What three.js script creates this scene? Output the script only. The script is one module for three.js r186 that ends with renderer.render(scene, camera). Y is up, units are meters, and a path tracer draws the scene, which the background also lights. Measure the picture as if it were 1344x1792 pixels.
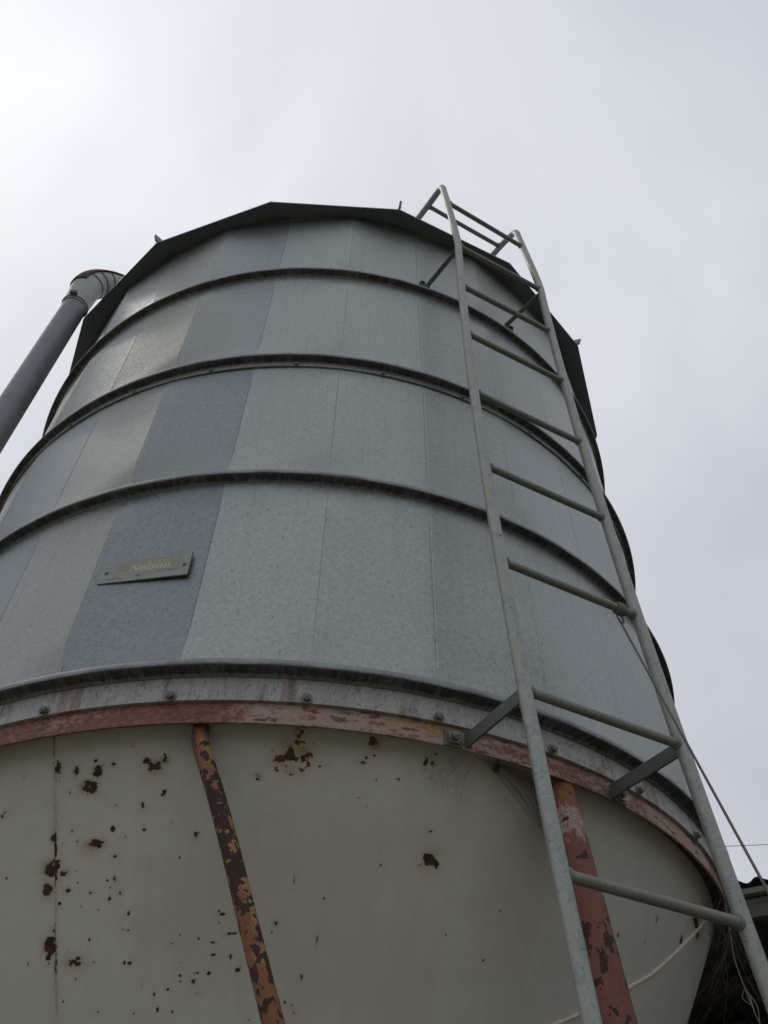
import * as THREE from 'three';
import { mergeGeometries } from 'three/addons/utils/BufferGeometryUtils.js';
import { RoundedBoxGeometry } from 'three/addons/geometries/RoundedBoxGeometry.js';

// ------------------------------------------------------------------ camera, sky, sun, exposure
const RR = 1.25, EYE = 1.6;                       // silo radius (m) and height of the lens above ground
const scene = new THREE.Scene();
const camera = new THREE.PerspectiveCamera(64.69, 0.75, 0.05, 600);
camera.rotation.order = 'YXZ';
camera.position.set(0, EYE, 2.0367 * RR);
camera.rotation.set(0.8519, -0.1082, 0.0145);
scene.add(camera);

const renderer = new THREE.WebGLRenderer({ antialias: true });
renderer.toneMapping = THREE.LinearToneMapping;
renderer.toneMappingExposure = 1.0;
renderer.shadowMap.enabled = true;

const D2R = Math.PI / 180;
const sunBearing = -58 * D2R, sunElev = 63 * D2R;
const sunDir = new THREE.Vector3(Math.sin(sunBearing) * Math.cos(sunElev), Math.sin(sunElev), -Math.cos(sunBearing) * Math.cos(sunElev));

// seeded random and smooth lattice noise
function rng(seed) { let s = seed >>> 0; return () => { s = (s + 0x6D2B79F5) | 0; let t = Math.imul(s ^ (s >>> 15), 1 | s); t = (t + Math.imul(t ^ (t >>> 7), 61 | t)) ^ t; return ((t ^ (t >>> 14)) >>> 0) / 4294967296; }; }
function layer(out, w, h, cx, cy, amp, seed) {    // one wrapping octave of value noise added to out
  const r = rng(seed), g = new Float32Array(cx * cy); for (let i = 0; i < g.length; i++) g[i] = r() * 2 - 1;
  const xi = new Int32Array(w), xj = new Int32Array(w), xf = new Float32Array(w);
  for (let x = 0; x < w; x++) { const u = x / w * cx, i = Math.floor(u), f = u - i; xi[x] = i % cx; xj[x] = (i + 1) % cx; xf[x] = f * f * (3 - 2 * f); }
  for (let y = 0; y < h; y++) {
    const v = y / h * cy, j = Math.floor(v), f0 = v - j, f = f0 * f0 * (3 - 2 * f0), a = (j % cy) * cx, b = ((j + 1) % cy) * cx;
    for (let x = 0; x < w; x++) {
      const p = g[a + xi[x]], q = g[a + xj[x]], s = g[b + xi[x]], t = g[b + xj[x]], k = xf[x];
      const m = p + (q - p) * k, n = s + (t - s) * k; out[y * w + x] += (m + (n - m) * f) * amp;
    }
  }
}
function fbm(w, h, cx, cy, oct, seed, gain = 0.5) {
  const o = new Float32Array(w * h); let a = 1, n = 0;
  for (let k = 0; k < oct; k++) { layer(o, w, h, Math.min(cx << k, w), Math.min(cy << k, h), a, seed * 31 + k * 977 + 5); n += a; a *= gain; }
  for (let i = 0; i < o.length; i++) o[i] /= n * 0.6; return o;
}
const clamp = (v, a = 0, b = 1) => v < a ? a : v > b ? b : v;
const smooth = (a, b, v) => { const t = clamp((v - a) / (b - a)); return t * t * (3 - 2 * t); };

{ // overcast sky: veiled sun high on the left, soft grey-blue cloud sheet
  const w = 1024, h = 512, data = new Float32Array(w * h * 4);
  const n1 = fbm(w, h, 11, 7, 5, 11), n2 = fbm(w, h, 23, 15, 5, 23);
  const d = new THREE.Vector3();
  for (let y = 0; y < h; y++) for (let x = 0; x < w; x++) {
    const el = ((y + 0.5) / h - 0.5) * Math.PI, az = ((x + 0.5) / w - 0.5) * Math.PI * 2;  // u = atan2(z, x)
    d.set(Math.cos(az) * Math.cos(el), Math.sin(el), Math.sin(az) * Math.cos(el));
    const ang = Math.acos(clamp(d.dot(sunDir), -1, 1)) / D2R;
    const glow = 0.245 * Math.exp(-Math.pow(ang / 56, 2)) + 0.08 * Math.exp(-Math.pow(ang / 24, 2)) + 0.09 * Math.exp(-Math.pow(ang / 10, 2));
    const c = (n1[y * w + x] * 0.6 + n2[y * w + x] * 0.4) * smooth(88, 60, Math.abs(el) / D2R);
    const L = 0.53 + glow + 0.115 * c;
    const k = clamp((L - 0.5) / 0.4);              // darker cloud is bluer
    const i = (y * w + x) * 4;
    data[i] = L * (0.925 + 0.055 * k); data[i + 1] = L * (0.985 + 0.015 * k); data[i + 2] = L * (1.10 - 0.05 * k); data[i + 3] = 1;
  }
  const sky = new THREE.DataTexture(data, w, h, THREE.RGBAFormat, THREE.FloatType);
  sky.mapping = THREE.EquirectangularReflectionMapping; sky.magFilter = THREE.LinearFilter; sky.minFilter = THREE.LinearFilter; sky.wrapS = THREE.RepeatWrapping; sky.needsUpdate = true;
  scene.background = sky; scene.environment = sky;
}
const sun = new THREE.DirectionalLight(0xfff4e4, 0.8);
sun.position.copy(sunDir).multiplyScalar(30); sun.target.position.set(0, 3, 0);
sun.castShadow = true; sun.shadow.radius = 30; sun.shadow.mapSize.set(2048, 2048);
Object.assign(sun.shadow.camera, { left: -14, right: 14, top: 14, bottom: -14, near: 1, far: 80 });
scene.add(sun, sun.target);

// ------------------------------------------------------------------ helpers
const taken = {};
const numbered = n => { const k = taken[n] = (taken[n] ?? -1) + 1; return k ? n + '_' + String(k).padStart(3, '0') : n; };
const Y = h => EYE + RR * h;                       // heights are measured in silo radii from the lens
const P = (azDeg, r, h) => new THREE.Vector3(RR * r * Math.sin(azDeg * D2R), Y(h), RR * r * Math.cos(azDeg * D2R));
const X = (x, h, z) => new THREE.Vector3(RR * x, Y(h), RR * z);
function mesh(name, geo, mat, parent) {
  const m = new THREE.Mesh(geo, mat); m.name = name; m.castShadow = m.receiveShadow = true; if (parent) parent.add(m); return m;
}
function thing(name, label, category, pos = [0, 0, 0], group) {
  const g = new THREE.Group(); g.name = numbered(name); g.position.set(...pos); g.userData = { label, category }; if (group) g.userData.group = group; scene.add(g); return g;
}
function grid(nu, nv, fn) {                        // fn(u, v) -> [x, y, z, U, V]
  const p = [], t = [], idx = [];
  for (let j = 0; j <= nv; j++) for (let i = 0; i <= nu; i++) { const a = fn(i / nu, j / nv); p.push(a[0], a[1], a[2]); t.push(a[3], a[4]); }
  for (let j = 0; j < nv; j++) for (let i = 0; i < nu; i++) { const a = j * (nu + 1) + i, b = a + 1, c = a + nu + 1, d = c + 1; idx.push(a, b, d, a, d, c); }
  const g = new THREE.BufferGeometry(); g.setAttribute('position', new THREE.Float32BufferAttribute(p, 3)); g.setAttribute('uv', new THREE.Float32BufferAttribute(t, 2)); g.setIndex(idx); g.computeVertexNormals(); return g;
}
// surface of revolution about the silo axis; profile = [[r, h], ...] going up; hard corners where a point is doubled
function revolve(profile, seg = 180, a0 = 0, a1 = 360, uvScale = 2.5) {
  const parts = []; let run = [profile[0]], len = 0;
  const flush = () => {
    if (run.length < 2) return; const pts = run, L = [len];
    for (let i = 1; i < pts.length; i++) L.push(L[i - 1] + RR * Math.hypot(pts[i][0] - pts[i - 1][0], pts[i][1] - pts[i - 1][1])); len = L[L.length - 1];
    parts.push(grid(seg, pts.length - 1, (u, v) => {
      const i = Math.round(v * (pts.length - 1)), az = (a0 + (a1 - a0) * u), q = P(az, pts[i][0], pts[i][1]);
      return [q.x, q.y, q.z, az / 360 * Math.max(1, Math.round(2 * Math.PI * RR / uvScale)), (Y(profile[0][1]) + L[i]) / uvScale];
    }));
  };
  for (let i = 1; i < profile.length; i++) {
    const a = profile[i - 1], b = profile[i];
    if (a[0] === b[0] && a[1] === b[1]) { flush(); run = [b]; } else run.push(b);
  }
  flush(); return parts.length > 1 ? mergeGeometries(parts) : parts[0];
}
const sharp = pts => pts.flatMap((q, i) => i && i < pts.length - 1 ? [q, q] : [q]);
function tube(points, r, seg = 40, rad = 14, closed = false) {
  const c = points.isCurve ? points : points.length === 2 ? new THREE.LineCurve3(points[0], points[1]) : new THREE.CatmullRomCurve3(points, closed, 'centripetal');
  const g = new THREE.TubeGeometry(c, seg, r, rad, closed); const L = c.getLength(), uv = g.attributes.uv;
  for (let i = 0; i < uv.count; i++) uv.setXY(i, uv.getY(i) * 2 * Math.PI * r / 0.5, uv.getX(i) * L / 0.5);   // uv in half metres
  return g;
}
function boxBetween(a, b, width, thick, upHint) {   // flat bar from a to b
  const d = b.clone().sub(a), L = d.length(), g = new RoundedBoxGeometry(thick, width, L, 2, Math.min(width, thick) * 0.2);
  const m = new THREE.Matrix4(), z = d.normalize(), x = new THREE.Vector3().crossVectors(upHint, z).normalize(), y = new THREE.Vector3().crossVectors(z, x);
  m.makeBasis(x, y, z).setPosition(a.clone().add(b).multiplyScalar(0.5)); g.applyMatrix4(m); return g;
}
function orient(geo, pos, zDir, up = new THREE.Vector3(0, 1, 0)) {
  const z = zDir.clone().normalize(), x = new THREE.Vector3().crossVectors(up, z).normalize(), y = new THREE.Vector3().crossVectors(z, x);
  geo.applyMatrix4(new THREE.Matrix4().makeBasis(x, y, z).setPosition(pos)); return geo;
}
const plain = g => { const n = g.index ? g.toNonIndexed() : g; for (const k of Object.keys(n.attributes)) if (!['position', 'normal', 'uv'].includes(k)) n.deleteAttribute(k); return n; };
const join = gs => mergeGeometries(gs.map(plain));

// ------------------------------------------------------------------ textures
function tex(w, h, fn, srgb, rep) {
  const data = new Uint8Array(w * h * 4), c = [0, 0, 0];
  for (let y = 0; y < h; y++) for (let x = 0; x < w; x++) {
    fn(x, y, c); const i = (y * w + x) * 4; data[i] = clamp(c[0]) * 255; data[i + 1] = clamp(c[1]) * 255; data[i + 2] = clamp(c[2]) * 255; data[i + 3] = 255;
  }
  const t = new THREE.DataTexture(data, w, h, THREE.RGBAFormat); t.magFilter = THREE.LinearFilter; t.minFilter = THREE.LinearMipmapLinearFilter; t.generateMipmaps = true; t.anisotropy = 8;
  t.wrapS = t.wrapT = THREE.RepeatWrapping; if (srgb) t.colorSpace = THREE.SRGBColorSpace; if (rep) t.repeat.set(rep[0], rep[1]); t.needsUpdate = true; return t;
}
const mix3 = (c, r, g, b, k) => { c[0] += (r - c[0]) * k; c[1] += (g - c[1]) * k; c[2] += (b - c[2]) * k; };

// weathered galvanised sheet: 2.5 m tile
const GW = 2048;
const spangle = fbm(GW, GW, 420, 420, 2, 3), patch = fbm(GW, GW, 6, 4, 5, 5), streak = fbm(GW, GW, 300, 5, 3, 7), fine = fbm(GW, GW, 1024, 1024, 1, 9);
const specks = new Float32Array(GW * GW);
{
  const r = rng(77);
  for (let k = 0; k < 5200; k++) {                 // dirt flecks, short runs and nicks in the zinc
    const x0 = r() * GW, y0 = r() * GW, big = r() < 0.12, len = big ? 4 + r() * 16 : 1 + r() * 4, s = (0.25 + r() * 0.6), lean = (r() - 0.5) * 0.5, wd = big ? 1 : 1 + (r() < 0.3);
    for (let t = 0; t < len; t++) for (let q = 0; q < wd; q++) { const x = Math.floor(x0 + t * lean + q + GW) % GW, y = Math.floor(y0 - t + GW) % GW; specks[y * GW + x] = Math.max(specks[y * GW + x], s * (1 - t / len * 0.6)); }
  }
  for (let k = 0; k < 110; k++) {                  // thin run marks
    let x0 = r() * GW; const y0 = r() * GW, len = 60 + r() * 320, s = 0.10 + r() * 0.2;
    for (let t = 0; t < len; t++) { x0 += (r() - 0.5) * 0.3; const x = Math.floor(x0 + GW) % GW, y = Math.floor(y0 - t + GW * 2) % GW; specks[y * GW + x] = Math.max(specks[y * GW + x], s * (r() < 0.8 ? 1 : 0.3)); }
  }
}
const galvMap = tex(GW, GW, (x, y, c) => {
  const i = y * GW + x, p = patch[i], s = spangle[i], st = streak[i];
  const v = 0.712 + 0.022 * p + 0.038 * s + 0.007 * st + 0.020 * fine[i];
  c[0] = v * 0.975; c[1] = v * 1.0; c[2] = v * 1.0;
  mix3(c, 0.70, 0.68, 0.62, smooth(0.25, 0.9, p) * 0.25);
  mix3(c, 0.22, 0.22, 0.21, specks[i] * 0.62);
}, true);
const galvRough = tex(1024, 1024, (x, y, c) => {
  const i = (y * 2) * GW + x * 2; const v = 0.46 + 0.05 * patch[i] + 0.06 * spangle[i] + 0.3 * specks[i]; c[0] = c[1] = c[2] = v;
});
const galvBump = tex(1024, 1024, (() => { const a = fbm(1024, 1024, 9, 7, 3, 41), b = fbm(1024, 1024, 500, 500, 1, 43); return (x, y, c) => { const i = y * 1024 + x; c[0] = c[1] = c[2] = 0.5 + 0.3 * a[i] + 0.025 * b[i]; }; })());
function galvMat(r, g, b, rough = 1, metal = 0.75) {
  return new THREE.MeshStandardMaterial({ color: new THREE.Color().setRGB(r, g, b), map: galvMap, roughnessMap: galvRough, roughness: rough, metalness: metal, bumpMap: galvBump, bumpScale: 0.004, side: THREE.DoubleSide });
}
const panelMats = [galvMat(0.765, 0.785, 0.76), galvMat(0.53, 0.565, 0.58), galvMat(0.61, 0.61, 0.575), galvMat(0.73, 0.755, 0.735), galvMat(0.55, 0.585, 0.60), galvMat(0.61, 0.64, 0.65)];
// galvanised trim with black drip stains plus underside shade painted into the lower half (1.25 m tile around, drips run across the roll)
const stainShadeMap = (() => {
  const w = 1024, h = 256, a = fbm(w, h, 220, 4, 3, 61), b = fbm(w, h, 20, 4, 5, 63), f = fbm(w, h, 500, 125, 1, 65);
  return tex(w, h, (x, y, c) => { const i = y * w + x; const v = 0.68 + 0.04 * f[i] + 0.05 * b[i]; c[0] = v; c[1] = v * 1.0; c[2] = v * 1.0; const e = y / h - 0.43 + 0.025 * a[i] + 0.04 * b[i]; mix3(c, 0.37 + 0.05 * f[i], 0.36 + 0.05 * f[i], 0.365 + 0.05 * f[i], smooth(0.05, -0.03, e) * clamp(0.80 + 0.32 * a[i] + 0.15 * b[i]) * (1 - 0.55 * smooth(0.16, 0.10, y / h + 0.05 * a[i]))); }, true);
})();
const beadMat = new THREE.MeshStandardMaterial({ color: new THREE.Color().setRGB(0.62, 0.63, 0.66), map: stainShadeMap, roughness: 0.6, metalness: 0.55, side: THREE.DoubleSide });
const bandMap = (() => {
  const w = 1024, h = 512, a = fbm(w, h, 40, 10, 5, 71), b = fbm(w, h, 120, 12, 4, 73), f = fbm(w, h, 400, 200, 2, 75);
  return tex(w, h, (x, y, c) => {
    const i = y * w + x, v = 0.66 + 0.05 * f[i] + 0.05 * a[i]; c[0] = v; c[1] = v * 0.995; c[2] = v * 0.985;
    mix3(c, 0.53, 0.42, 0.38, smooth(0.25, 0.8, a[i]) * 0.6);   // red-oxide overspray
    mix3(c, 0.36, 0.35, 0.34, smooth(0.3, 1.0, b[i] * 0.7 + 0.7 * a[i]) * 0.35);
    mix3(c, 0.36, 0.35, 0.34, smooth(0.35, 0.9, f[i]) * 0.55);
  }, true);
})();
const bandMat = new THREE.MeshStandardMaterial({ map: bandMap, roughness: 0.62, metalness: 0.35, side: THREE.DoubleSide });
const redMap = (() => {
  const w = 2048, h = 256, a = fbm(w, h, 30, 4, 5, 81), b = fbm(w, h, 16, 2, 5, 83), f = fbm(w, h, 600, 80, 2, 85), l = fbm(w, h, 60, 24, 4, 87), m = fbm(w, h, 24, 3, 4, 89);
  return tex(w, h, (x, y, c) => {
    const i = y * w + x; c[0] = 0.49 + 0.06 * f[i]; c[1] = 0.335 + 0.055 * f[i]; c[2] = 0.29 + 0.05 * f[i];
    mix3(c, 0.69, 0.64, 0.59, smooth(-0.35, 0.45, b[i] + 0.5 * l[i] + 0.25 * f[i]) * 0.7);    // chalky worn paint and dust
    mix3(c, 0.60, 0.47, 0.25, smooth(0.35, 0.85, m[i] + 0.3 * f[i]) * 0.55);    // ochre rust
    mix3(c, 0.30, 0.19, 0.16, smooth(0.55, 0.85, l[i] + 0.3 * f[i]) * 0.7);
  }, true);
})();
const redRingMat = new THREE.MeshStandardMaterial({ map: redMap, roughness: 0.8, metalness: 0, bumpMap: redMap, bumpScale: 0.001, side: THREE.DoubleSide });
// hopper paint: cream enamel with rust breaking through; the sheet spans a0..a1 degrees and h0..h1
const RUST = [[-23.5,0.676,6.3,9.6],[-21.6,0.669,5.5,8.4],[-19.6,0.679,2.4,2.1],[-19.4,0.665,8.3,9.4],[-20.6,0.647,9.5,8.3],[-19.9,0.645,7.1,8.3],[-17.8,0.671,4.7,4.2],[-14.6,0.672,5.1,4.2],[-12.8,0.672,6.7,7.3],[-13.7,0.664,12.3,9.3],[-12.8,0.633,3.9,4.6],[-14.8,0.617,2.8,4.5],[-17.7,0.592,3.4,4.0],[-14.6,0.589,2.8,2.5],[-19.7,0.577,11.5,6.0],[-19.2,0.574,3.4,4.9],[-17.5,0.56,3.4,2.9],[-9.5,0.579,2.7,4.4],[-11.0,0.554,1.1,1.4],[-24.4,0.591,5.6,7.1],[-24.8,0.553,12.3,12.3],[-23.9,0.553,6.1,14.8],[-25.2,0.53,7.4,12.2],[-23.0,0.546,6.6,3.9],[-22.6,0.525,4.1,3.9],[-23.5,0.561,4.8,2.5],[-17.6,0.533,2.8,2.9],[-18.0,0.523,1.7,1.9],[-16.9,0.517,2.2,2.9],[-18.0,0.511,2.2,2.8],[-20.1,0.519,1.7,1.9],[-16.0,0.492,2.2,2.8],[-19.2,0.499,1.1,1.4],[-23.5,0.511,1.8,1.9],[-25.0,0.461,9.6,13.0],[-24.6,0.482,3.6,3.8],[-21.9,0.443,9.1,4.6],[-16.3,0.438,2.1,2.3],[-15.8,0.438,2.7,2.3],[-29.8,0.551,2.0,2.0],[-29.7,0.633,3.4,2.1],[-30.1,0.629,2.1,3.2],[-6.8,0.493,1.5,1.4],[-6.4,0.489,4.6,1.8],[-5.3,0.468,5.1,1.4],[-8.7,0.462,1.5,2.3],[-7.3,0.458,3.0,0.9],[-7.0,0.445,4.0,1.3],[-5.3,0.443,2.0,2.7],[-4.5,0.429,3.0,3.6],[-7.4,0.425,2.5,2.2],[-8.6,0.425,1.5,1.3],[-8.9,0.424,1.0,1.3],[-9.0,0.416,3.0,2.7],[-10.3,0.416,1.0,0.9],[-11.6,0.408,1.5,1.3],[-1.1,0.481,3.0,3.7],[2.0,0.425,2.0,3.5],[0.6,0.396,2.0,2.6],[1.3,0.394,2.5,2.2],[-3.0,0.376,1.5,1.3],[-0.8,0.678,25.9,21.6,1],[-0.4,0.71,10.9,9.5,1],[-3.9,0.651,4.8,3.6],[1.6,0.668,2.2,1.5],[5.6,0.679,3.3,2.1],[5.9,0.685,1.7,2.1],[6.5,0.706,7.8,9.5,1],[6.6,0.69,2.2,1.6],[7.1,0.66,1.1,1.5],[-2.2,0.66,1.6,1.5],[-16.5,0.475,1.1,0.9],[-16.0,0.474,1.1,0.9],[-10.6,0.467,1.0,1.4],[-13.0,0.403,1.5,2.2],[-12.6,0.387,1.5,2.2],[8.6,0.558,1.6,1.9],[0.3,0.53,1.0,4.7],[3.2,0.466,1.0,5.5],[-24.2,0.487,2.4,18.9],[-24.4,0.442,3.0,18.4],[-23.9,0.581,1.8,20.0],[13.6,0.572,14.2,12.7],[11.7,0.694,3.5,6.3],[12.3,0.692,3.5,3.2],[12.5,0.705,2.9,2.1],[9.2,0.665,2.2,2.1],[13.2,0.608,1.7,1.0],[58.4,0.659,29.2,8.0],[60.3,0.647,10.8,6.6],[46.5,0.607,3.7,4.1],[39.7,0.557,2.9,3.5],[18.9,0.709,5.1,9.6],[54.4,0.612,5.4,6.7]];
const CA = 0.535, CK = 0.596, coneR = h => CA + CK * h;
function coneMap(a0, a1, h0, h1, w, h, seed) {
  const n1 = fbm(w, h, 26, 10, 5, seed), n2 = fbm(w, h, 200, 90, 3, seed + 1), n3 = fbm(w, h, 5, 3, 4, seed + 2), n5 = fbm(w, h, Math.round(w / 6), Math.round(h / 6), 2, seed + 6), n4 = fbm(w, h, 90, 40, 4, seed + 4), st = fbm(w, h, 120, 3, 3, seed + 3);
  const spots = RUST.map(s => [...s]), r = rng(seed + 9);
  for (let k = 0; k < 150; k++) { const az = a0 + (a1 - a0) * r(), l = r() < 0.5; spots.push([l && a0 < 0 ? -24 + 30 * r() * r() : az, 0.1 + 0.6 * r(), 0.5 + r() * 0.9, 0.5 + r() * 1.2]); }
  const rust = new Float32Array(w * h), halo = new Float32Array(w * h);
  const mmY = 1250 * Math.hypot(1, CK) * (h1 - h0) / h;
  for (const s of spots) {
    const mmX = 1250 * coneR(s[1]) * (a1 - a0) * D2R / w, cx = (s[0] - a0) / (a1 - a0) * w, cy = (s[1] - h0) / (h1 - h0) * h;
    const R = Math.max(s[2], s[3]) * 2.4 + 9, x0 = Math.floor(cx - R / mmX), x1 = Math.ceil(cx + R / mmX), y0 = Math.floor(cy - R / mmY), y1 = Math.ceil(cy + R / mmY);
    if (x1 < 0 || x0 >= w) continue;
    for (let y = Math.max(0, y0); y <= Math.min(h - 1, y1); y++) for (let x = Math.max(0, x0); x <= Math.min(w - 1, x1); x++) {
      const i = y * w + x, e = Math.hypot((x - cx) * mmX / s[2], (y - cy) * mmY / s[3]), dist = (e - 1) * Math.min(s[2], s[3]);
      const ms = Math.min(s[2], s[3]), jag = n5[i] * Math.min(ms * 0.75, 4) + n2[i] * Math.min(ms * 0.45, 4);
      const v = s[4] ? smooth(0.2, 0.5, n2[i] * 0.9 + 0.85 - e * 0.75) : smooth(0.6, -0.5, dist + jag);
      if (v > rust[i]) rust[i] = v;
      const g = Math.exp(-Math.max(0, dist) / (2 + s[2] * 0.45)) * clamp((s[2] + s[3]) / 14, 0.25, 0.8); if (g > halo[i]) halo[i] = g;
    }
  }
  const lapPx = 3.2 / (1250 * 0.9 * (a1 - a0) * D2R / w);      // rust working out of the lapped edge
  for (let y = 0; y < h; y++) for (let x = 0; x < 3 * lapPx; x++) { const i = y * w + x, i0 = y * w; const v = smooth(0.0, 0.35, 0.25 + 0.8 * n1[i0] - x / lapPx * 0.5 + 0.25 * n5[i]); rust[i] = Math.max(rust[i], v * 0.8); halo[i] = Math.max(halo[i], 0.5 * (1 - x / lapPx / 3)); }
  return tex(w, h, (x, y, c) => {
    const i = y * w + x, v = 0.785 + 0.016 * n1[i] + 0.010 * n2[i] + 0.018 * n3[i];
    c[0] = v * 0.995; c[1] = v * 0.985; c[2] = v * 0.945;
    mix3(c, 0.67, 0.64, 0.56, smooth(0.2, 0.9, n3[i] + 0.12 * st[i]) * 0.3);
    mix3(c, 0.56, 0.45, 0.28, halo[i] * (0.6 + 0.4 * n4[i]) * 0.95);
    const dk = 0.5 + 0.5 * n2[i]; mix3(c, 0.15 + 0.24 * dk * dk, 0.10 + 0.11 * dk * dk, 0.075 + 0.04 * dk, rust[i]);
  }, true);
}
// flaking oxide paint on the big leg, and rust with ochre scraps on the brace (0.5 m tiles; tubes repeat about the girth)
function flakeMap(w, h, seed, paint, alt, rustA, rustB, cover, sx, sy, gx, gy, extra) {
  const a = fbm(w, h, sx, sy, 5, seed), b = fbm(w, h, sx * 3, sy * 2, 4, seed + 1), f = fbm(w, h, w / 2, h / 2, 2, seed + 2), g = fbm(w, h, gx, gy, 4, seed + 3);
  return tex(w, h, (x, y, c) => {
    const i = y * w + x, k = smooth(0.05, 0.55, g[i]); c[0] = paint[0] + 0.03 * f[i]; c[1] = paint[1] + 0.03 * f[i]; c[2] = paint[2] + 0.03 * f[i];
    mix3(c, alt[0], alt[1], alt[2], k * 0.8);
    if (extra) extra(y / h, g[i], b[i], f[i], c);
    const e = a[i] + 0.45 * b[i] - cover(y / h) + 0.35 * g[i];
    mix3(c, alt[0] * 1.12, alt[1] * 1.1, alt[2] * 1.05, smooth(-0.10, -0.02, e) * 0.6);
    const q = 0.5 + 0.5 * f[i]; mix3(c, rustA[0] + (rustB[0] - rustA[0]) * q, rustA[1] + (rustB[1] - rustA[1]) * q, rustA[2] + (rustB[2] - rustA[2]) * q, smooth(0.0, 0.06, e));
  }, true);
}
const legMap = flakeMap(256, 2048, 101, [0.475, 0.30, 0.25], [0.53, 0.39, 0.32], [0.13, 0.085, 0.075], [0.32, 0.19, 0.13], v => 0.75 - 0.42 * smooth(0.05, 0.10, v), 10, 110, 3, 22, (v, g, b, f, c) => {
  mix3(c, 0.56, 0.40, 0.22, smooth(0.035, 0.018, v + 0.008 * g) * smooth(-0.6, 0.4, b) * 0.8);               // ochre rust at the weld
  mix3(c, 0.72, 0.68, 0.66, smooth(0.016, 0.006, Math.abs(v - 0.047) + 0.008 * b) * clamp(0.65 + 0.35 * f));   // chalky white patch
});
const legMat = new THREE.MeshStandardMaterial({ map: legMap, roughness: 0.75, bumpMap: legMap, bumpScale: 0.0015 });
const braceMap = flakeMap(256, 2048, 121, [0.50, 0.335, 0.225], [0.60, 0.49, 0.31], [0.16, 0.105, 0.095], [0.29, 0.185, 0.155], v => 0.55 - 0.85 * smooth(0.02, 0.085, v) + 0.35 * smooth(0.12, 0.2, v), 8, 170, 2, 26);
const braceMat = new THREE.MeshStandardMaterial({ map: braceMap, roughness: 0.8, bumpMap: braceMap, bumpScale: 0.0012 });
const pipeGalvMap = (() => {
  const w = 512, h = 1024, a = fbm(w, h, 8, 14, 5, 141), f = fbm(w, h, 128, 128, 2, 143), b = fbm(w, h, 40, 60, 3, 145);
  return tex(w, h, (x, y, c) => { const i = y * w + x, v = 0.70 + 0.05 * a[i] + 0.035 * f[i]; c[0] = v * 0.985; c[1] = v * 1.01; c[2] = v; mix3(c, 0.68, 0.66, 0.55, smooth(0.1, 0.8, a[i]) * 0.5); mix3(c, 0.30, 0.27, 0.22, smooth(0.95, 1.2, b[i]) * 0.35); }, true);
})();
const railMat = new THREE.MeshStandardMaterial({ color: new THREE.Color().setRGB(0.70, 0.71, 0.70), map: pipeGalvMap, roughness: 0.52, metalness: 0.35, bumpMap: pipeGalvMap, bumpScale: 0.0005 });
const rungMat = new THREE.MeshStandardMaterial({ color: new THREE.Color().setRGB(0.46, 0.455, 0.41), map: pipeGalvMap, roughness: 0.6, metalness: 0.3, bumpMap: pipeGalvMap, bumpScale: 0.0005 });
const barMat = new THREE.MeshStandardMaterial({ color: new THREE.Color().setRGB(0.30, 0.30, 0.30), map: pipeGalvMap, roughness: 0.6, metalness: 0.4, bumpMap: pipeGalvMap, bumpScale: 0.0006 });
const boltMat = new THREE.MeshStandardMaterial({ color: new THREE.Color().setRGB(0.42, 0.40, 0.36), map: pipeGalvMap, roughness: 0.5, metalness: 0.6 });
const roofMat = new THREE.MeshStandardMaterial({ color: new THREE.Color().setRGB(0.50, 0.53, 0.60), map: galvMap, roughness: 0.6, metalness: 0.5, side: THREE.DoubleSide });
const chuteMat = new THREE.MeshStandardMaterial({ color: new THREE.Color().setRGB(0.80, 0.80, 0.81), map: pipeGalvMap, roughness: 0.55, metalness: 0.5, side: THREE.DoubleSide });
const pipeMat = new THREE.MeshStandardMaterial({ color: new THREE.Color().setRGB(0.50, 0.53, 0.60), map: pipeGalvMap, roughness: 0.58, metalness: 0.3, side: THREE.DoubleSide });
const capMat = new THREE.MeshStandardMaterial({ color: new THREE.Color().setRGB(0.20, 0.085, 0.07), map: pipeGalvMap, roughness: 0.8, side: THREE.DoubleSide });

// ------------------------------------------------------------------ ground
{
  const w = 1024, a = fbm(w, w, 12, 12, 6, 201), f = fbm(w, w, 400, 400, 2, 203);
  const m = tex(w, w, (x, y, c) => { const i = y * w + x; c[0] = 0.47 + 0.05 * f[i]; c[1] = 0.445 + 0.05 * f[i]; c[2] = 0.39 + 0.04 * f[i]; mix3(c, 0.34, 0.35, 0.24, smooth(-0.1, 0.5, a[i] + 0.2 * f[i])); }, true);
  const g = new THREE.PlaneGeometry(800, 800); g.rotateX(-Math.PI / 2); const uv = g.attributes.uv; for (let i = 0; i < uv.count; i++) uv.setXY(i, uv.getX(i) * 160, uv.getY(i) * 160);
  const o = mesh('ground', g, new THREE.MeshStandardMaterial({ map: m, roughness: 1, bumpMap: m, bumpScale: 0.03 })); o.userData.kind = 'structure'; scene.add(o);
}

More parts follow.
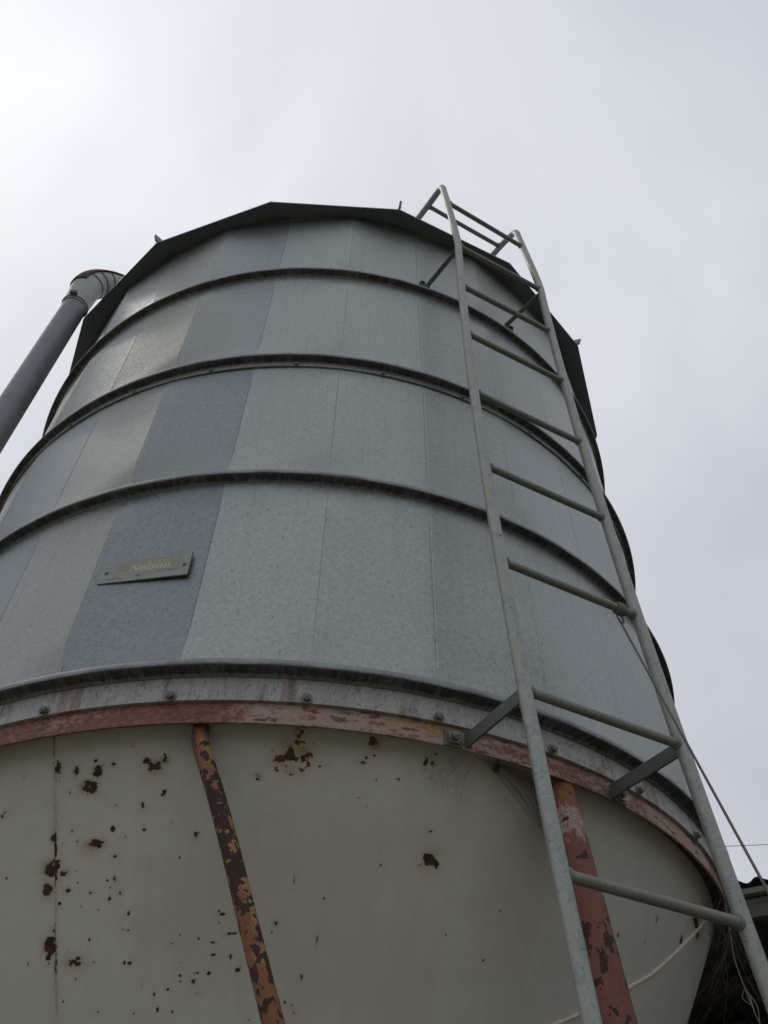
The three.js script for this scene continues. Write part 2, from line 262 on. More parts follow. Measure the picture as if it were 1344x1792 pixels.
// ------------------------------------------------------------------ the silo
const silo = thing('grain_silo', 'tall round galvanised steel silo with cream rusty hopper cone on red legs', 'silo');
const H1 = 0.7765, H2 = 1.2551, H3 = 1.7147, H4 = 2.1966, HT = 2.643, BH = 0.034, BB = 0.021;
{ // wall: thirty flats folded into every tier, rolled round where the sheet meets a bead; every second fold stands a little prouder
  const tiers = [[H1 + BH, H2], [H2 + BH, H3], [H3 + BH, H4], [H4 + BH, HT]];
  const rv = rng(5), pv = rng(8);
  const vr = []; for (let k = 0; k < 30; k++) vr.push(1 + (k % 2 ? -0.003 : 0.0105) + (rv() - 0.5) * 0.003);
  tiers.forEach(([h0, h1], ti) => {
    for (let k = 0; k < 30; k++) {
      const A = P(k * 12, vr[k], 0), B = P(k * 12 + 12, vr[(k + 1) % 30], 0);
      const gap = 0.0017;                          // the fold line itself is a shallow crease
      const us = [0, 0.008, 0.02, 0.2, 0.4, 0.6, 0.8, 0.98, 0.992, 1];
      const g = grid(9, 14, (ui, v) => {
        const u = us[Math.round(ui * 9)];
        const hv = v < 0.2 ? v * 0.75 : v > 0.8 ? 1 - (1 - v) * 0.75 : 0.15 + (v - 0.2) / 0.6 * 0.7;
        const h = h0 + (h1 - h0) * hv, az = k * 12 + 12 * u, w = smooth(0.004, 0.075, h - h0) * (ti === 3 ? smooth(0, 0.02, h1 - h) : smooth(0.004, 0.075, h1 - h));
        const c = P(az, 1, h), e = Math.min(u, 1 - u);
        const fx = A.x + (B.x - A.x) * u, fz = A.z + (B.z - A.z) * u;
        let x = c.x + (fx - c.x) * w, z = c.z + (fz - c.z) * w; const L = Math.hypot(x, z);
        const dip = e === 0 ? gap * w * RR : 0; x -= x / L * dip; z -= z / L * dip;
        return [x, c.y, z, az * D2R * RR / 2.5 + ti * 0.37, c.y / 2.5 + ti * 0.21];
      });
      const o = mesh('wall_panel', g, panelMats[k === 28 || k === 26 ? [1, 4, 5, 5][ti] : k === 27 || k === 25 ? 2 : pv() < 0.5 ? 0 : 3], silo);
    }
  });
}
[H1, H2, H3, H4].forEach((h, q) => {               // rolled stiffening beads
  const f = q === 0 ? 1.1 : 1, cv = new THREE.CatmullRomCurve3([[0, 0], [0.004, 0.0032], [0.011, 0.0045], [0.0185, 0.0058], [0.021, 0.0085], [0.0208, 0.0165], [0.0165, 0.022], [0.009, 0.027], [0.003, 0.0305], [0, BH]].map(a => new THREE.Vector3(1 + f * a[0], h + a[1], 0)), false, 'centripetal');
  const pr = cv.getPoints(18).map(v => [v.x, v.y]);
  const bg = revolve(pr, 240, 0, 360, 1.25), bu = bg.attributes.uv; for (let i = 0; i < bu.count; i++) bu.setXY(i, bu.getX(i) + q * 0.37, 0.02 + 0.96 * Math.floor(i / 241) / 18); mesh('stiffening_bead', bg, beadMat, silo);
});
const hexBolt = (s, len) => { const a = new THREE.CylinderGeometry(s * 1.55, s * 1.55, s * 0.35, 18); a.rotateX(Math.PI / 2); a.translate(0, 0, s * 0.17); const b = new THREE.CylinderGeometry(s, s, len, 6); b.rotateX(Math.PI / 2); b.translate(0, 0, s * 0.35 + len / 2); const c = new THREE.SphereGeometry(s * 0.9, 10, 5, 0, 6.283, 0, 1.2); c.rotateX(Math.PI / 2); c.translate(0, 0, len - s * 0.2); return join([a, b, c]); };
{ // lapped joint under the third bead
  mesh('joint_strip', revolve(sharp([[1.0005, 1.6975], [1.0045, 1.6975], [1.0045, H3 + 0.002], [1.0, H3 + 0.002]]), 240, 0, 360, 2.5), panelMats[2], silo);
  const g = hexBolt(0.0045, 0.004);
  for (let k = 0; k < 30; k++) { const az = 6 + 12 * k, b = mesh('bolt', g, boltMat, silo); b.position.copy(P(az, 1.0045, 1.7035)); b.rotation.y = az * D2R; }
}
{ // galvanised skirt band lapping over the red ring
  mesh('skirt_band', revolve(sharp([[0.989, 0.7346], [0.9985, 0.7346], [0.9985, H1 + 0.003], [0.990, H1 + 0.003]]), 240, 0, 360, 1.25), bandMat, silo);
  const g = hexBolt(0.0075, 0.008);
  for (let k = 0; k < 30; k++) { const az = 12 * k - 0.1, b = mesh('bolt', g, boltMat, silo); b.position.copy(P(az, 0.9985, 0.7415)); b.rotation.set(0, az * D2R, 0); }
  // red-oxide angle ring: upright web and the flange under it
  const ring = revolve(sharp([[0.9872, 0.6992], [0.9915, 0.6992], [0.9915, 0.7375], [0.975, 0.7375]]), 240, 0, 360, 1);
  { const uv = ring.attributes.uv; for (let i = 0; i < uv.count; i++) uv.setXY(i, uv.getX(i) / 4, (uv.getY(i)) * 3); }
  const sr = mesh('support_ring', ring, redRingMat, silo);
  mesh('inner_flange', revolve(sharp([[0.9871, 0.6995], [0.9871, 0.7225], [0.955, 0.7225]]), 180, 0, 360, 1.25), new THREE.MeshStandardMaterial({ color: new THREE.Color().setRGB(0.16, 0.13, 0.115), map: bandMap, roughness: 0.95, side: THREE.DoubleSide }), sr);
}
{ // hopper cone: three rolled sheets with a lap at -24 degrees
  const hB = -0.62, hT = 0.7320, mats = [];
  [[-24, 96, 2048, 1024, 301], [96, 216, 512, 256, 321], [216, 336, 1024, 512, 341]].forEach(([a0, a1, w, h, seed], n) => {
    const off = n === 2 ? -360 : 0, hM = 0.10;      // the paint map covers the upper part in full detail and repeats below
    const map = coneMap(a0 + off, a1 + off, hM, hT, w, h, seed);
    const m = new THREE.MeshStandardMaterial({ map, roughness: 0.42, metalness: 0, bumpMap: map, bumpScale: 0.0007, side: THREE.DoubleSide });
    const lap = 0.0022, g = grid(48, 24, (u, v) => {
      const az = a0 + (a1 - a0) * u + (u === 1 ? 0.5 : 0), hh = hB + (hT - hB) * v, q = P(az, coneR(hh) - (u === 1 ? lap : 0), hh); return [q.x, q.y, q.z, Math.min(u, 1), (hh - hM) / (hT - hM)];
    });
    const c = mesh('cone_sheet', g, m, silo);
    if (n === 0) {                                  // welded seam climbing across the front sheet
      const r = rng(91), pts = [[61.72, .6858], [57.87, .6391], [55.17, .6071], [52, .5713], [48.68, .5366], [44.55, .503], [40.7, .4735], [36.89, .4459], [33.41, .4244], [27, .388], [20, .352]].map(([a, hh]) => P(a, coneR(hh) + 0.0008, hh));
      const curve = new THREE.CatmullRomCurve3(pts); const wg = new THREE.TubeGeometry(curve, 220, 0.0034, 8); const pp = wg.attributes.position;
      for (let i = 0; i <= 220; i++) { const s = 0.7 + 0.6 * r(), cc = curve.getPointAt(i / 220); for (let k = 0; k <= 8; k++) { const j = i * 9 + k; pp.setXYZ(j, cc.x + (pp.getX(j) - cc.x) * s, cc.y + (pp.getY(j) - cc.y) * s, cc.z + (pp.getZ(j) - cc.z) * s); } }
      wg.computeVertexNormals();
      mesh('weld_seam', wg, new THREE.MeshStandardMaterial({ color: new THREE.Color().setRGB(0.72, 0.63, 0.53), roughness: 0.6 }), c);
    }
  });
  const o = mesh('outlet_collar', revolve(sharp([[0.165, hB - 0.10], [0.172, hB - 0.10], [0.172, hB + 0.01], [0.165, hB + 0.01]]), 48), bandMat, silo);
  mesh('slide_gate', (() => { const g = new RoundedBoxGeometry(0.56, 0.012, 0.46, 2, 0.003); g.translate(0.05, Y(hB - 0.105), 0); return g; })(), barMat, o);
}
for (let k = 0; k < 5; k++) { // five legs, splayed a little, and one diagonal brace in each bay
  const az = 25.95 + 72 * k, leg = h => P(az, 0.962 + (0.70 - h) * 0.10, h);
  const top = leg(0.722), foot = leg(-1.268), g = tube([top, foot], 0.0322, 30, 28);
  const q = g.attributes.uv, lw = top.distanceTo(foot); for (let i = 0; i < q.count; i++) q.setXY(i, q.getX(i) / 0.4046, q.getY(i) * 0.5 / lw);
  const l = mesh('leg', g, legMat, silo);
  const fp = new RoundedBoxGeometry(0.18, 0.012, 0.18, 2, 0.003); fp.translate(foot.x, 0.006 + 0.003, foot.z); mesh('foot_plate', fp, legMat, l);
  if (k === 1 || k === 3) continue;
  const a2 = az - 25.95, rot = v => v.applyAxisAngle(new THREE.Vector3(0, 1, 0), a2 * D2R);
  const bp = [X(-.158, .708, .953), X(-.157, .694, .954), X(-.151, .673, .956), X(-.140, .647, .960), X(-.104, .565, .964), X(-.041, .405, .969), X(-.004, .312, .972), X(.12, 0, .99), X(.43, -.78, 1.03)].map(rot);
  const bg = tube(bp, 0.0162, 80, 16), bu = bg.attributes.uv; for (let i = 0; i < bu.count; i++) bu.setXY(i, bu.getX(i) / 0.2036, bu.getY(i) * 0.5 / 2.1); mesh('brace', bg, braceMat, silo);
}
{ // roof: sixteen flat segments with a turned lip, standing seam tabs on every second corner
  const N = 16, ph = 7.67, rE = 1.0695, hE = 2.618, pitch = Math.tan(24 * D2R), rC = 0.16, seg = 360 / N;
  const hAt = r => hE + (rE - r) * pitch, lip = 0.006;
  for (let k = 0; k < N; k++) {
    const a0 = ph + seg * k, a1 = a0 + seg, g = grid(2, 6, (u, v) => {
      const q = v < 0.17 ? [rE, hE - lip] : [rE + (rC - rE) * ((v - 1 / 6) / (5 / 6)), 0]; if (v >= 0.16) q[1] = v < 0.17 ? hE - lip : hAt(q[0]);
      const r = v < 0.01 ? rE : rE + (rC - rE) * Math.max(0, (v - 1 / 6) / (5 / 6)), h = v < 0.01 ? hE - lip : hAt(r);
      const A = P(a0, r, h), B = P(a1, r, h), p = A.lerp(B, u); return [p.x, p.y, p.z, p.x / 2.5, (p.z + p.y) / 2.5];
    });
    const rp = mesh('roof_panel', g, roofMat, silo);
    if (k % 2 === 0) { const er = P(a0, 1, -EYE / RR).normalize(); const b = boxBetween(P(a0, rE + 0.012, hE + 0.016), P(a0, rC + 0.05, hAt(rC + 0.05) + 0.01), 0.034, 0.010, new THREE.Vector3(0, 1, 0)); mesh('seam_rib', b, roofMat, rp); }
  }
  mesh('roof_cap', revolve(sharp([[0.175, hAt(rC) - 0.02], [0.18, hAt(rC) + 0.02], [0.02, hAt(rC) + 0.07]]), 40), roofMat, silo);
}

// ------------------------------------------------------------------ maker's plate
{
  const c = document.createElement('canvas'); c.width = 512; c.height = 192; const x = c.getContext('2d');
  x.fillStyle = '#8e908e'; x.fillRect(0, 0, 512, 192);
  const r = rng(301); for (let i = 0; i < 2600; i++) { x.fillStyle = ['rgba(120,118,112,0.25)', 'rgba(190,178,140,0.25)', 'rgba(80,84,90,0.18)'][i % 3]; x.fillRect(r() * 512, r() * 192, 1 + r() * 9, 1 + r() * 3); }
  x.fillStyle = '#8f8d7d'; x.fillRect(84, 30, 356, 92); x.fillStyle = '#8f8a7a'; x.fillRect(84, 122, 356, 16);
  x.strokeStyle = '#6e6a58'; x.lineWidth = 3; x.strokeRect(78, 22, 368, 122);
  x.strokeStyle = '#6a6552'; x.lineWidth = 4; for (let k = 0; k < 4; k++) { x.beginPath(); x.moveTo(92, 52 + 18 * k); x.lineTo(160 + 6 * k, 52 + 18 * k); x.stroke(); }
  for (const yy of [62, 80]) { x.beginPath(); x.moveTo(398, yy); x.lineTo(430, yy); x.stroke(); }
  x.fillStyle = '#a09d8e'; x.font = 'italic bold 72px serif'; x.textAlign = 'center'; x.fillText('Nelson', 281, 114); x.fillStyle = '#5f5d54'; x.fillText('Nelson', 279, 112); x.fillStyle = '#b3af9b'; x.font = 'italic bold 70px serif'; x.fillText('Nelson', 278, 111);
  x.fillStyle = 'rgba(70,78,96,0.7)'; x.fillRect(40, 158, 90, 9); x.fillRect(210, 150, 26, 14); x.fillStyle = 'rgba(110,114,126,0.8)'; x.fillRect(330, 124, 120, 14);
  const t = new THREE.CanvasTexture(c); t.colorSpace = THREE.SRGBColorSpace; t.anisotropy = 8;
  const face = new THREE.MeshStandardMaterial({ map: t, roughness: 0.5, metalness: 0.35, bumpMap: t, bumpScale: 0.0006 }), edge = new THREE.MeshStandardMaterial({ color: new THREE.Color().setRGB(0.16, 0.12, 0.08), roughness: 0.8 });
  const az = -18.3, W = 0.212, Hh = 0.073, plate = thing('nameplate', 'small worn maker\'s plate with script lettering on the silo wall', 'nameplate', P(az, 0.9962, 1.001).toArray()); plate.rotation.y = az * D2R + 0.035;
  const bg = new RoundedBoxGeometry(W, Hh, 0.003, 2, 0.0012); bg.translate(0, Hh / 2, 0.006);
  mesh('backing', bg, edge, plate);
  const fg = new THREE.PlaneGeometry(W - 0.003, Hh - 0.003); fg.translate(0, Hh / 2, 0.0083); mesh('plate_face', fg, face, plate);
  for (const sx of [-1, 1]) { const rg = new THREE.SphereGeometry(0.0052, 14, 8, 0, 6.283, 0, 1.4); rg.rotateX(Math.PI / 2); rg.translate(sx * (W / 2 - 0.014), Hh * 0.46, 0.0068); mesh('rivet', rg, boltMat, plate); }
}

// ------------------------------------------------------------------ the ladder
const railAt = (s, h) => { const [x, z] = s ? [.5899, .9870] : [.3135, 1.0943], d = h - 0.7; return X(x - .0327 * d + .0199 * d * d, h, z - .0145 * d + .005 * d * d); };
const LN = new THREE.Vector3(.362, 0, .932);
const NT = (n, t, h) => new THREE.Vector3(RR * (n * .362 + t * .932), Y(h), RR * (n * .932 - t * .362));
const rungR = 0.0094, railR = 0.0137;
{
  const lad = thing('ladder', 'long galvanised pipe ladder with hooped top bolted to the silo front', 'ladder', [0, 0, 0]);
  const hoopTop = [[NT(1.088, -.104, 2.905), NT(1.02, -.111, 2.910), NT(.954, -.118, 2.918)], [NT(1.087, .203, 2.868), NT(1.02, .196, 2.892), NT(.954, .192, 2.912)]];
  const mid = [NT(1.108, -.107, 2.70), NT(1.099, .2015, 2.70)];
  for (const s of [0, 1]) {
    const pts = []; for (let h = -1.262; h < 2.3; h += 0.16) pts.push(railAt(s, h)); pts.push(railAt(s, 2.33));
    pts.push(mid[s]);
    const a = hoopTop[s][0], b = hoopTop[s][1], c = hoopTop[s][2], k0 = mid[s].clone().lerp(a, 0.86), k2 = a.clone().lerp(b, 0.42);
    pts.push(mid[s].clone().lerp(a, 0.6), k0, a.clone().lerp(k0, 0.25).lerp(k2, 0.25), k2, b, c);
    const dir = c.clone().sub(b).normalize(); pts.push(c.clone().addScaledVector(dir, 0.18), c.clone().addScaledVector(dir, 0.36).add(new THREE.Vector3(0, -0.05, 0)), c.clone().addScaledVector(dir, 0.40).add(new THREE.Vector3(0, -0.16, 0)));
    mesh('rail', tube(pts, railR, 260, 18), railMat, lad);
  }
  const rung = (A, B) => {
    const d = B.clone().sub(A).normalize(), g = [tube([A.clone().addScaledVector(d, railR * 0.5), B.clone().addScaledVector(d, -railR * 0.5)], rungR, 24, 14)];
    for (const [q, s] of [[A, 1], [B, -1]]) { const w = new THREE.TorusGeometry(rungR * 0.95, 0.0042, 7, 16); orient(w, q.clone().addScaledVector(d, s * railR * 0.98), d); g.push(w); }
    mesh('rung', join(g), rungMat, lad);
  };
  for (const h of [-1.18, -.91, -.64, -.367, -.094, .178, .448, .719, .99, 1.259, 1.527, 1.794, 2.059, 2.323]) rung(railAt(0, h), railAt(1, h));
  rung(mid[0], mid[1]);
  rung(NT(1.002, -.113, 2.912), NT(1.002, .1945, 2.897));
  // lower brackets: flat bars to bolted tabs on the red ring
  const up = new THREE.Vector3(0, 1, 0), bolt = hexBolt(0.0085, 0.009);
  [[0, 14.5, 13.3, -1], [1, 31.2, 32.4, 1]].forEach(([s, az, tabAz]) => {
    const a = railAt(s, 0.716), b = P(az, 0.9955, 0.710), g = boxBetween(a, b, 0.030, 0.006, up), t = new RoundedBoxGeometry(0.036, 0.034, 0.006, 2, 0.0015);
    orient(t, P(tabAz, 0.9945, 0.711), P(tabAz, 1, -EYE / RR)); const br = mesh('bracket', join([g, t]), barMat, lad);
    const wp = new RoundedBoxGeometry(0.024, 0.024, 0.003, 2, 0.001); orient(wp, P(tabAz, 0.9985, 0.711), P(tabAz, 1, -EYE / RR));
    const bg = bolt.clone(); orient(bg, P(tabAz, 0.9990, 0.711), P(tabAz, 1, -EYE / RR)); mesh('bolt', join([wp, bg]), boltMat, br);
  });
  // upper brackets: bars down to feet standing on the top bead
  [[0, 13.3, -1], [1, 28.8, 1]].forEach(([s, az, sd]) => {
    const a = railAt(s, 2.305), b = P(az, 1.021, 2.2325), g = boxBetween(a, b, 0.016, 0.006, P(az + 90, 1, -EYE / RR)), f = boxBetween(P(az - 0.3 * sd, 1.018, 2.2305), P(az + 1.55 * sd, 1.018, 2.2305), 0.022, 0.005, up);
    f.rotateX(0); const br = mesh('bracket', join([g, f]), barMat, lad);
    const bg = hexBolt(0.007, 0.012); orient(bg, P(az + 1.0 * sd, 1.018, 2.2325), up, new THREE.Vector3(0, 0, 1)); mesh('bolt', bg, barMat, br);
  });
  const sc = hexBolt(0.0022, 0.002); orient(sc, railAt(0, 1.045).addScaledVector(LN, railR * 0.9), LN); mesh('bolt', sc, barMat, lad);
}

// ------------------------------------------------------------------ tie cord from the ladder
{
  const A = X(.5407, .972, .992), B = X(.5739, .4377, 1.110), d = B.clone().sub(A), end = A.clone().addScaledVector(d, (0.02 - A.y) / d.y);
  const cord = thing('tie_cord', 'thin steel cord tied to a ladder rung and running down to the right', 'cord', end.toArray());
  const L = v => v.clone().sub(end);
  const pts = []; for (let i = 0; i <= 12; i++) { const t = i / 12; pts.push(L(A.clone().lerp(end, t)).add(new THREE.Vector3(0, -0.0, 0))); }
  const cm = new THREE.MeshStandardMaterial({ color: new THREE.Color().setRGB(0.30, 0.30, 0.28), map: pipeGalvMap, roughness: 0.6, metalness: 0.3 });
  mesh('strand', tube(pts, 0.0024, 24, 8), cm, cord);
  const rA = railAt(0, .99).lerp(railAt(1, .99), 0.868), rd = railAt(1, .99).sub(railAt(0, .99)).normalize(), gs = [];
  for (let k = 0; k < 5; k++) { const t = new THREE.TorusGeometry(rungR + 0.003, 0.0026, 7, 20); orient(t, L(rA).addScaledVector(rd, (k - 2) * 0.0045), rd.clone().add(new THREE.Vector3(0, 0.12 * ((k * 37 % 5) - 2) / 2, 0.05 * k))); gs.push(t); }
  mesh('wrapping', join(gs), new THREE.MeshStandardMaterial({ color: new THREE.Color().setRGB(0.42, 0.40, 0.36), roughness: 0.9, map: pipeGalvMap }), cord);
  const sh = new THREE.TorusGeometry(0.011, 0.0026, 8, 22); sh.scale(0.75, 1.25, 1); orient(sh, L(rA.clone().lerp(A, 0.55)).add(new THREE.Vector3(0, -0.012, 0)), new THREE.Vector3(0.5, 0.1, 1)); mesh('shackle', sh, barMat, cord);
  const pg = new THREE.CylinderGeometry(0.009, 0.006, 0.24, 10); pg.translate(0, -0.05, 0); mesh('ground_peg', pg, barMat, cord);
}

// ------------------------------------------------------------------ filling pipe beside the silo
{
  const px = -.950, pz = .579, rad = 0.0405, base = X(px, -EYE / RR, pz); base.y = 0;
  const g = thing('filling_pipe', 'dark grey upright filling pipe with segmented elbow over the roof eave', 'pipe', base.toArray());
  const top = Y(2.625), L = v => v.clone().sub(base), r0 = RR * rad;
  const pb = new THREE.CylinderGeometry(r0, r0, top - 0.9, 40, 1, true); pb.translate(0, (top + 0.9) / 2, 0); { const uv = pb.attributes.uv; for (let i = 0; i < uv.count; i++) uv.setXY(i, uv.getX(i), uv.getY(i) * 6); }
  mesh('pipe', pb, pipeMat, g);
  // inlet bend near the ground
  mesh('inlet_bend', tube([new THREE.Vector3(0, 0.95, 0), new THREE.Vector3(0, 0.75, 0), new THREE.Vector3(-0.05, 0.58, 0.1), new THREE.Vector3(-0.16, 0.5, 0.3)], r0 * 1.02, 24, 24), pipeMat, g);
  mesh('stand', (() => { const q = boxBetween(new THREE.Vector3(-0.16, 0.0, 0.3), new THREE.Vector3(-0.16, 0.46, 0.3), 0.04, 0.04, new THREE.Vector3(1, 0, 0)); return q; })(), barMat, g);
  // collar and gored elbow turning in over the roof
  const rc = r0 * 1.24, inn = new THREE.Vector3(-base.x, 0, -base.z).normalize(), side = new THREE.Vector3().crossVectors(new THREE.Vector3(0, 1, 0), inn);
  const col = new THREE.CylinderGeometry(rc, r0 * 1.06, 0.17, 40, 1, true); col.translate(0, top + 0.06, 0); mesh('collar', col, chuteMat, g);
  const band = new THREE.TorusGeometry(r0 * 1.06, 0.004, 8, 40); band.rotateX(Math.PI / 2); band.translate(0, top - 0.012, 0); mesh('clamp', band, barMat, g);
  const lug = new RoundedBoxGeometry(0.03, 0.02, 0.016, 2, 0.003); lug.translate(0, top + 0.0, r0 * 1.08 + 0.008); mesh('clamp_lug', lug, barMat, g);
  const bendR = 0.19, hB = top + 0.145, n = 6, total = 100 * D2R;
  const ringAt = a => { const c = new THREE.Vector3(0, hB, 0).addScaledVector(inn, bendR * (1 - Math.cos(a))).add(new THREE.Vector3(0, bendR * Math.sin(a), 0)); const out = inn.clone().multiplyScalar(-Math.cos(a)).add(new THREE.Vector3(0, Math.sin(a), 0)); return [c, out]; };
  for (let k = 0; k < n; k++) {
    const s = 24, a0 = total * k / n, a1 = total * (k + 1) / n, [c0, o0] = ringAt(a0), [c1, o1] = ringAt(a1);
    const ge = grid(s, 1, (u, v) => { const t = u * Math.PI * 2, c = v ? c1 : c0, o = v ? o1 : o0, p = c.clone().addScaledVector(o, Math.cos(t) * rc).addScaledVector(side, Math.sin(t) * rc); return [p.x, p.y, p.z, u * 0.65, k * 0.3 + v * 0.3]; });
    const e = mesh('elbow_segment', ge, chuteMat, g);
    const tr = new THREE.TorusGeometry(rc, 0.0036, 6, 32); orient(tr, c1, o1.clone().cross(side)); mesh('seam', tr, barMat, e);
  }
  // rust-red wear strip riveted along the back of the bend
  const strip = grid(10, 24, (u, v) => { const a = total * v, [c, o] = ringAt(a), t = (u - 0.5) * 2.5, p = c.clone().addScaledVector(o, Math.cos(t) * (rc + 0.006)).addScaledVector(side, Math.sin(t) * (rc + 0.006)); return [p.x, p.y, p.z, u * 0.3, v * 0.8]; });
  mesh('wear_strip', strip, capMat, g);
  // stay clips back to the silo wall, out of sight below
  for (const h of [0.5, 1.5]) { const a = new THREE.Vector3(0, Y(h), 0), b = L(P(Math.atan2(px, pz) / D2R, 0.99, h)); mesh('wall_clip', boxBetween(a, b, 0.03, 0.004, new THREE.Vector3(0, 1, 0)), barMat, g); }
}

// ------------------------------------------------------------------ cobwebs
const webMat = new THREE.MeshStandardMaterial({ color: new THREE.Color().setRGB(0.15, 0.145, 0.13), roughness: 1, side: THREE.DoubleSide });
function web(label, seed, n, pick, rMin, rMax, sag) {
  const r = rng(seed), gs = [];
  for (let k = 0; k < n; k++) {
    const [a, b] = pick(r, k), m = a.clone().lerp(b, 0.3 + 0.4 * r()).add(new THREE.Vector3((r() - 0.5) * sag, -sag * r() * 1.2, (r() - 0.5) * sag));
    gs.push(new THREE.TubeGeometry(new THREE.QuadraticBezierCurve3(a, m, b), 7, rMin + (rMax - rMin) * r() * r(), 3));
  }
  const o = mesh(numbered('cobweb'), join(gs), webMat, scene); o.userData = { label, category: 'cobweb', kind: 'stuff' };
}
const railR1 = h => railAt(1, h), lerp = (a, b, t) => a.clone().lerp(b, t);
web('dusty tangle of cobwebs between the ladder\'s lowest rung end and the hopper', 401, 110, (r, k) => {
  const onRung = () => lerp(railAt(0, .447), railR1(.447), 0.66 + 0.33 * r()).add(new THREE.Vector3(0, -rungR, 0));
  const onRail = () => railR1(.30 + .26 * r()).addScaledVector(LN, -railR);
  const onRing = () => P(58 + 14 * r(), 0.985, 0.704);
  const onCone = () => { const h = .45 + .24 * r(); return P(66 + 8 * r(), coneR(h), h); };
  const t = k % 7; return t < 2 ? [onRail(), onCone()] : t < 4 ? [onRung(), onRing()] : t === 4 ? [onRail(), onRing()] : t === 5 ? [onRung(), lerp(onRail(), onCone(), r())] : [lerp(onRail(), onCone(), r()), lerp(onRung(), onRing(), r())];
}, 0.00008, 0.00026, 0.06);
web('fine cobweb strung from the red ring to the rusty brace', 403, 46, (r) => [P(-9.6 - 9 * r() * r(), 0.984 - 0.01 * r(), 0.7018), lerp(X(-.152, .690, .965), X(-.143, .645, .968), r()).add(new THREE.Vector3(-0.014, 0, 0))], 0.00012, 0.0003, 0.012);
web('grey cobweb sheet under the ring between hopper and red leg', 405, 150, (r) => { const h = .60 + .1 * r(); return [P(16.5 + 7 * r(), 0.97, 0.7062), P(24.3, 0.955, h)]; }, 0.00012, 0.0004, 0.01);
web('wispy cobwebs hanging under the left ladder bracket tab', 407, 40, (r) => [P(10.5 + 6 * r(), 0.988, 0.7018), P(11 + 5 * r(), coneR(.66) + 0.006, .64 + .04 * r())], 0.00010, 0.00026, 0.02);

// ------------------------------------------------------------------ wire hanging beyond the ladder
{
  const pts = [[.905, .703, .527], [.8992, .6685, .5237], [.8923, .6065, .5197], [.8934, .56, .5204], [.894, .53, .5207], [.8915, .50, .5193], [.889, .40, .518]].map(a => X(a[0], a[1], a[2]));
  const base = pts[0].clone(), w = thing('hanging_wire', 'thin twisted wire dangling below the silo rim beside the ladder foot', 'wire', base.toArray());
  const q = [[0.8559,0.707,0.4988],[0.8501,0.6559,0.4956],[0.8432,0.5953,0.4918],[0.8451,0.5559,0.4928],[0.8482,0.529,0.4946],[0.8498,0.5039,0.4955],[0.8536,0.481,0.4975]].map(a => X(a[0], a[1], a[2]).sub(base)), wm = new THREE.MeshStandardMaterial({ color: new THREE.Color().setRGB(0.30, 0.29, 0.26), roughness: 0.7, metalness: 0.2 });
  mesh('strand', tube(q, 0.0010, 60, 6), wm, w);
  const r = rng(55), gs = [];
  for (let k = 0; k < 5; k++) { const a = lerp(q[3], q[4], r()), b = lerp(q[4], q[6], 0.2 + 0.7 * r()); gs.push(tube([a, lerp(a, b, 0.5).add(new THREE.Vector3((r() - 0.5) * 0.03, 0, (r() - 0.5) * 0.03)), b], 0.0009, 10, 5)); }
  mesh('twisted_end', join(gs), wm, w);
}

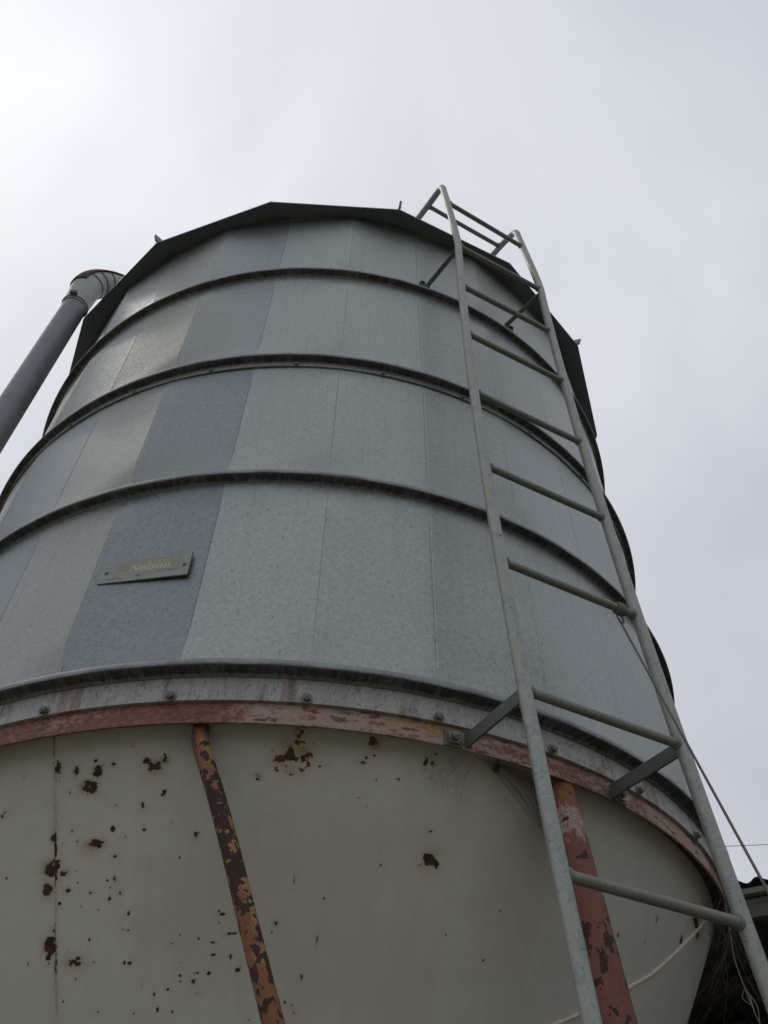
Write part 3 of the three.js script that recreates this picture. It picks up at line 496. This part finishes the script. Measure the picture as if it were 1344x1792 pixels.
// ------------------------------------------------------------------ open shed behind on the right
{
  const b = 33 * D2R, d = 3.5, cx = camera.position.x + d * Math.sin(b), cz = camera.position.z - d * Math.cos(b);
  const sh = thing('farm_shed', 'dark open-fronted shed with corrugated roof edge behind the ladder', 'shed', [cx, 0, cz]); sh.rotation.y = -b;   // local x along the eave, local -z into the shed
  const eave = EYE + d * Math.tan(21.55 * D2R), roofM = new THREE.MeshStandardMaterial({ color: new THREE.Color().setRGB(0.34, 0.34, 0.33), map: galvMap, roughness: 0.7, metalness: 0.3, side: THREE.DoubleSide });
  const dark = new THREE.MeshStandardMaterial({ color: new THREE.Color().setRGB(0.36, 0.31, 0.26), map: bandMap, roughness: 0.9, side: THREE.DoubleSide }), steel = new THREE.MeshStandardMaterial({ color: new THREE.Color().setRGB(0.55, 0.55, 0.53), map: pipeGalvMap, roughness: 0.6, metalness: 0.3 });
  const dusty = new THREE.MeshStandardMaterial({ color: new THREE.Color().setRGB(0.42, 0.42, 0.40), map: bandMap, roughness: 0.95 });
  const x0 = -0.78, deep = 6.5, pw = 0.762, rise = 0.88;
  for (let k = 0; k < 6; k++) {                    // roof sheets, ten corrugations each
    const g = grid(80, 2, (u, v) => { const x = x0 + k * pw + u * (pw + 0.038), z = 0.16 - (deep + 0.16) * v, y = eave + 0.010 + 0.009 * Math.cos((x - x0) / 0.0762 * 2 * Math.PI) + rise * v + (k % 2) * 0.0015; return [x, y, z, x / 2.5, z / 2.5]; });
    mesh('roof_sheet', g, roofM, sh);
  }
  const W = 6 * pw;
  const bx = (nm, w, h, l, x, y, z, m, p = sh) => { const g = new RoundedBoxGeometry(w, h, l, 2, Math.min(w, h, l) * 0.12); g.translate(x, y, z); return mesh(nm, g, m, p); };
  bx('eave_batten', W, 0.022, 0.05, x0 + W / 2, eave - 0.02, 0.12, steel);
  bx('fascia_board', W, 0.07, 0.035, x0 + W / 2, eave - 0.071, 0.10, dusty);
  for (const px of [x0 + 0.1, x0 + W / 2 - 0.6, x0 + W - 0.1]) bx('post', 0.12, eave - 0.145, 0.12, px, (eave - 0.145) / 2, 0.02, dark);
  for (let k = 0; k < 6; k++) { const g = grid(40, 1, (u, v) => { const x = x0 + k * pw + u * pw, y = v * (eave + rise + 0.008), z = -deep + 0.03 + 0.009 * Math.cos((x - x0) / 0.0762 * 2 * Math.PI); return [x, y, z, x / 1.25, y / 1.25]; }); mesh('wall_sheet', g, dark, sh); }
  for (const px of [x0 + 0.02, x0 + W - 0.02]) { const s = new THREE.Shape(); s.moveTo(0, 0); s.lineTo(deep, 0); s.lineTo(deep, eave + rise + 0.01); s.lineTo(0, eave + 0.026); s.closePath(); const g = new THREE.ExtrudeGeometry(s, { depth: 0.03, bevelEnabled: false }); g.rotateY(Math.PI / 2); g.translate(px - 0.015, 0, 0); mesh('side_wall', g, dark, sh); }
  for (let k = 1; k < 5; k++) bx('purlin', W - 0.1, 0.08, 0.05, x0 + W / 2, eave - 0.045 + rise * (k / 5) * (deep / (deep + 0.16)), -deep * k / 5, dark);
}

// ------------------------------------------------------------------ two overhead lines far behind
[[24.93, 24.31, 'upper of two thin overhead lines crossing the sky at right'], [22.54, 22.20, 'lower of two thin overhead lines just above the shed roof']].forEach(([e0, e1, label], k) => {
  const at = (bd, ed, dist) => new THREE.Vector3(dist * Math.sin(bd * D2R), EYE + dist * Math.tan(ed * D2R), camera.position.z - dist * Math.cos(bd * D2R));
  const A = at(k ? 28.68 : 27.42, e0, 22), B = at(k ? 31.9 : 32.74, e1, 22.4), d = B.clone().sub(A).normalize();
  const m = mesh(numbered('overhead_line'), tube([A.clone().addScaledVector(d, -14), B.clone().addScaledVector(d, 16)], 0.008, 4, 6), new THREE.MeshStandardMaterial({ color: new THREE.Color().setRGB(0.10, 0.10, 0.11), roughness: 0.7 }), scene);
  m.userData = { label, category: 'cable', group: 'overhead lines behind the shed' };
});

renderer.render(scene, camera);
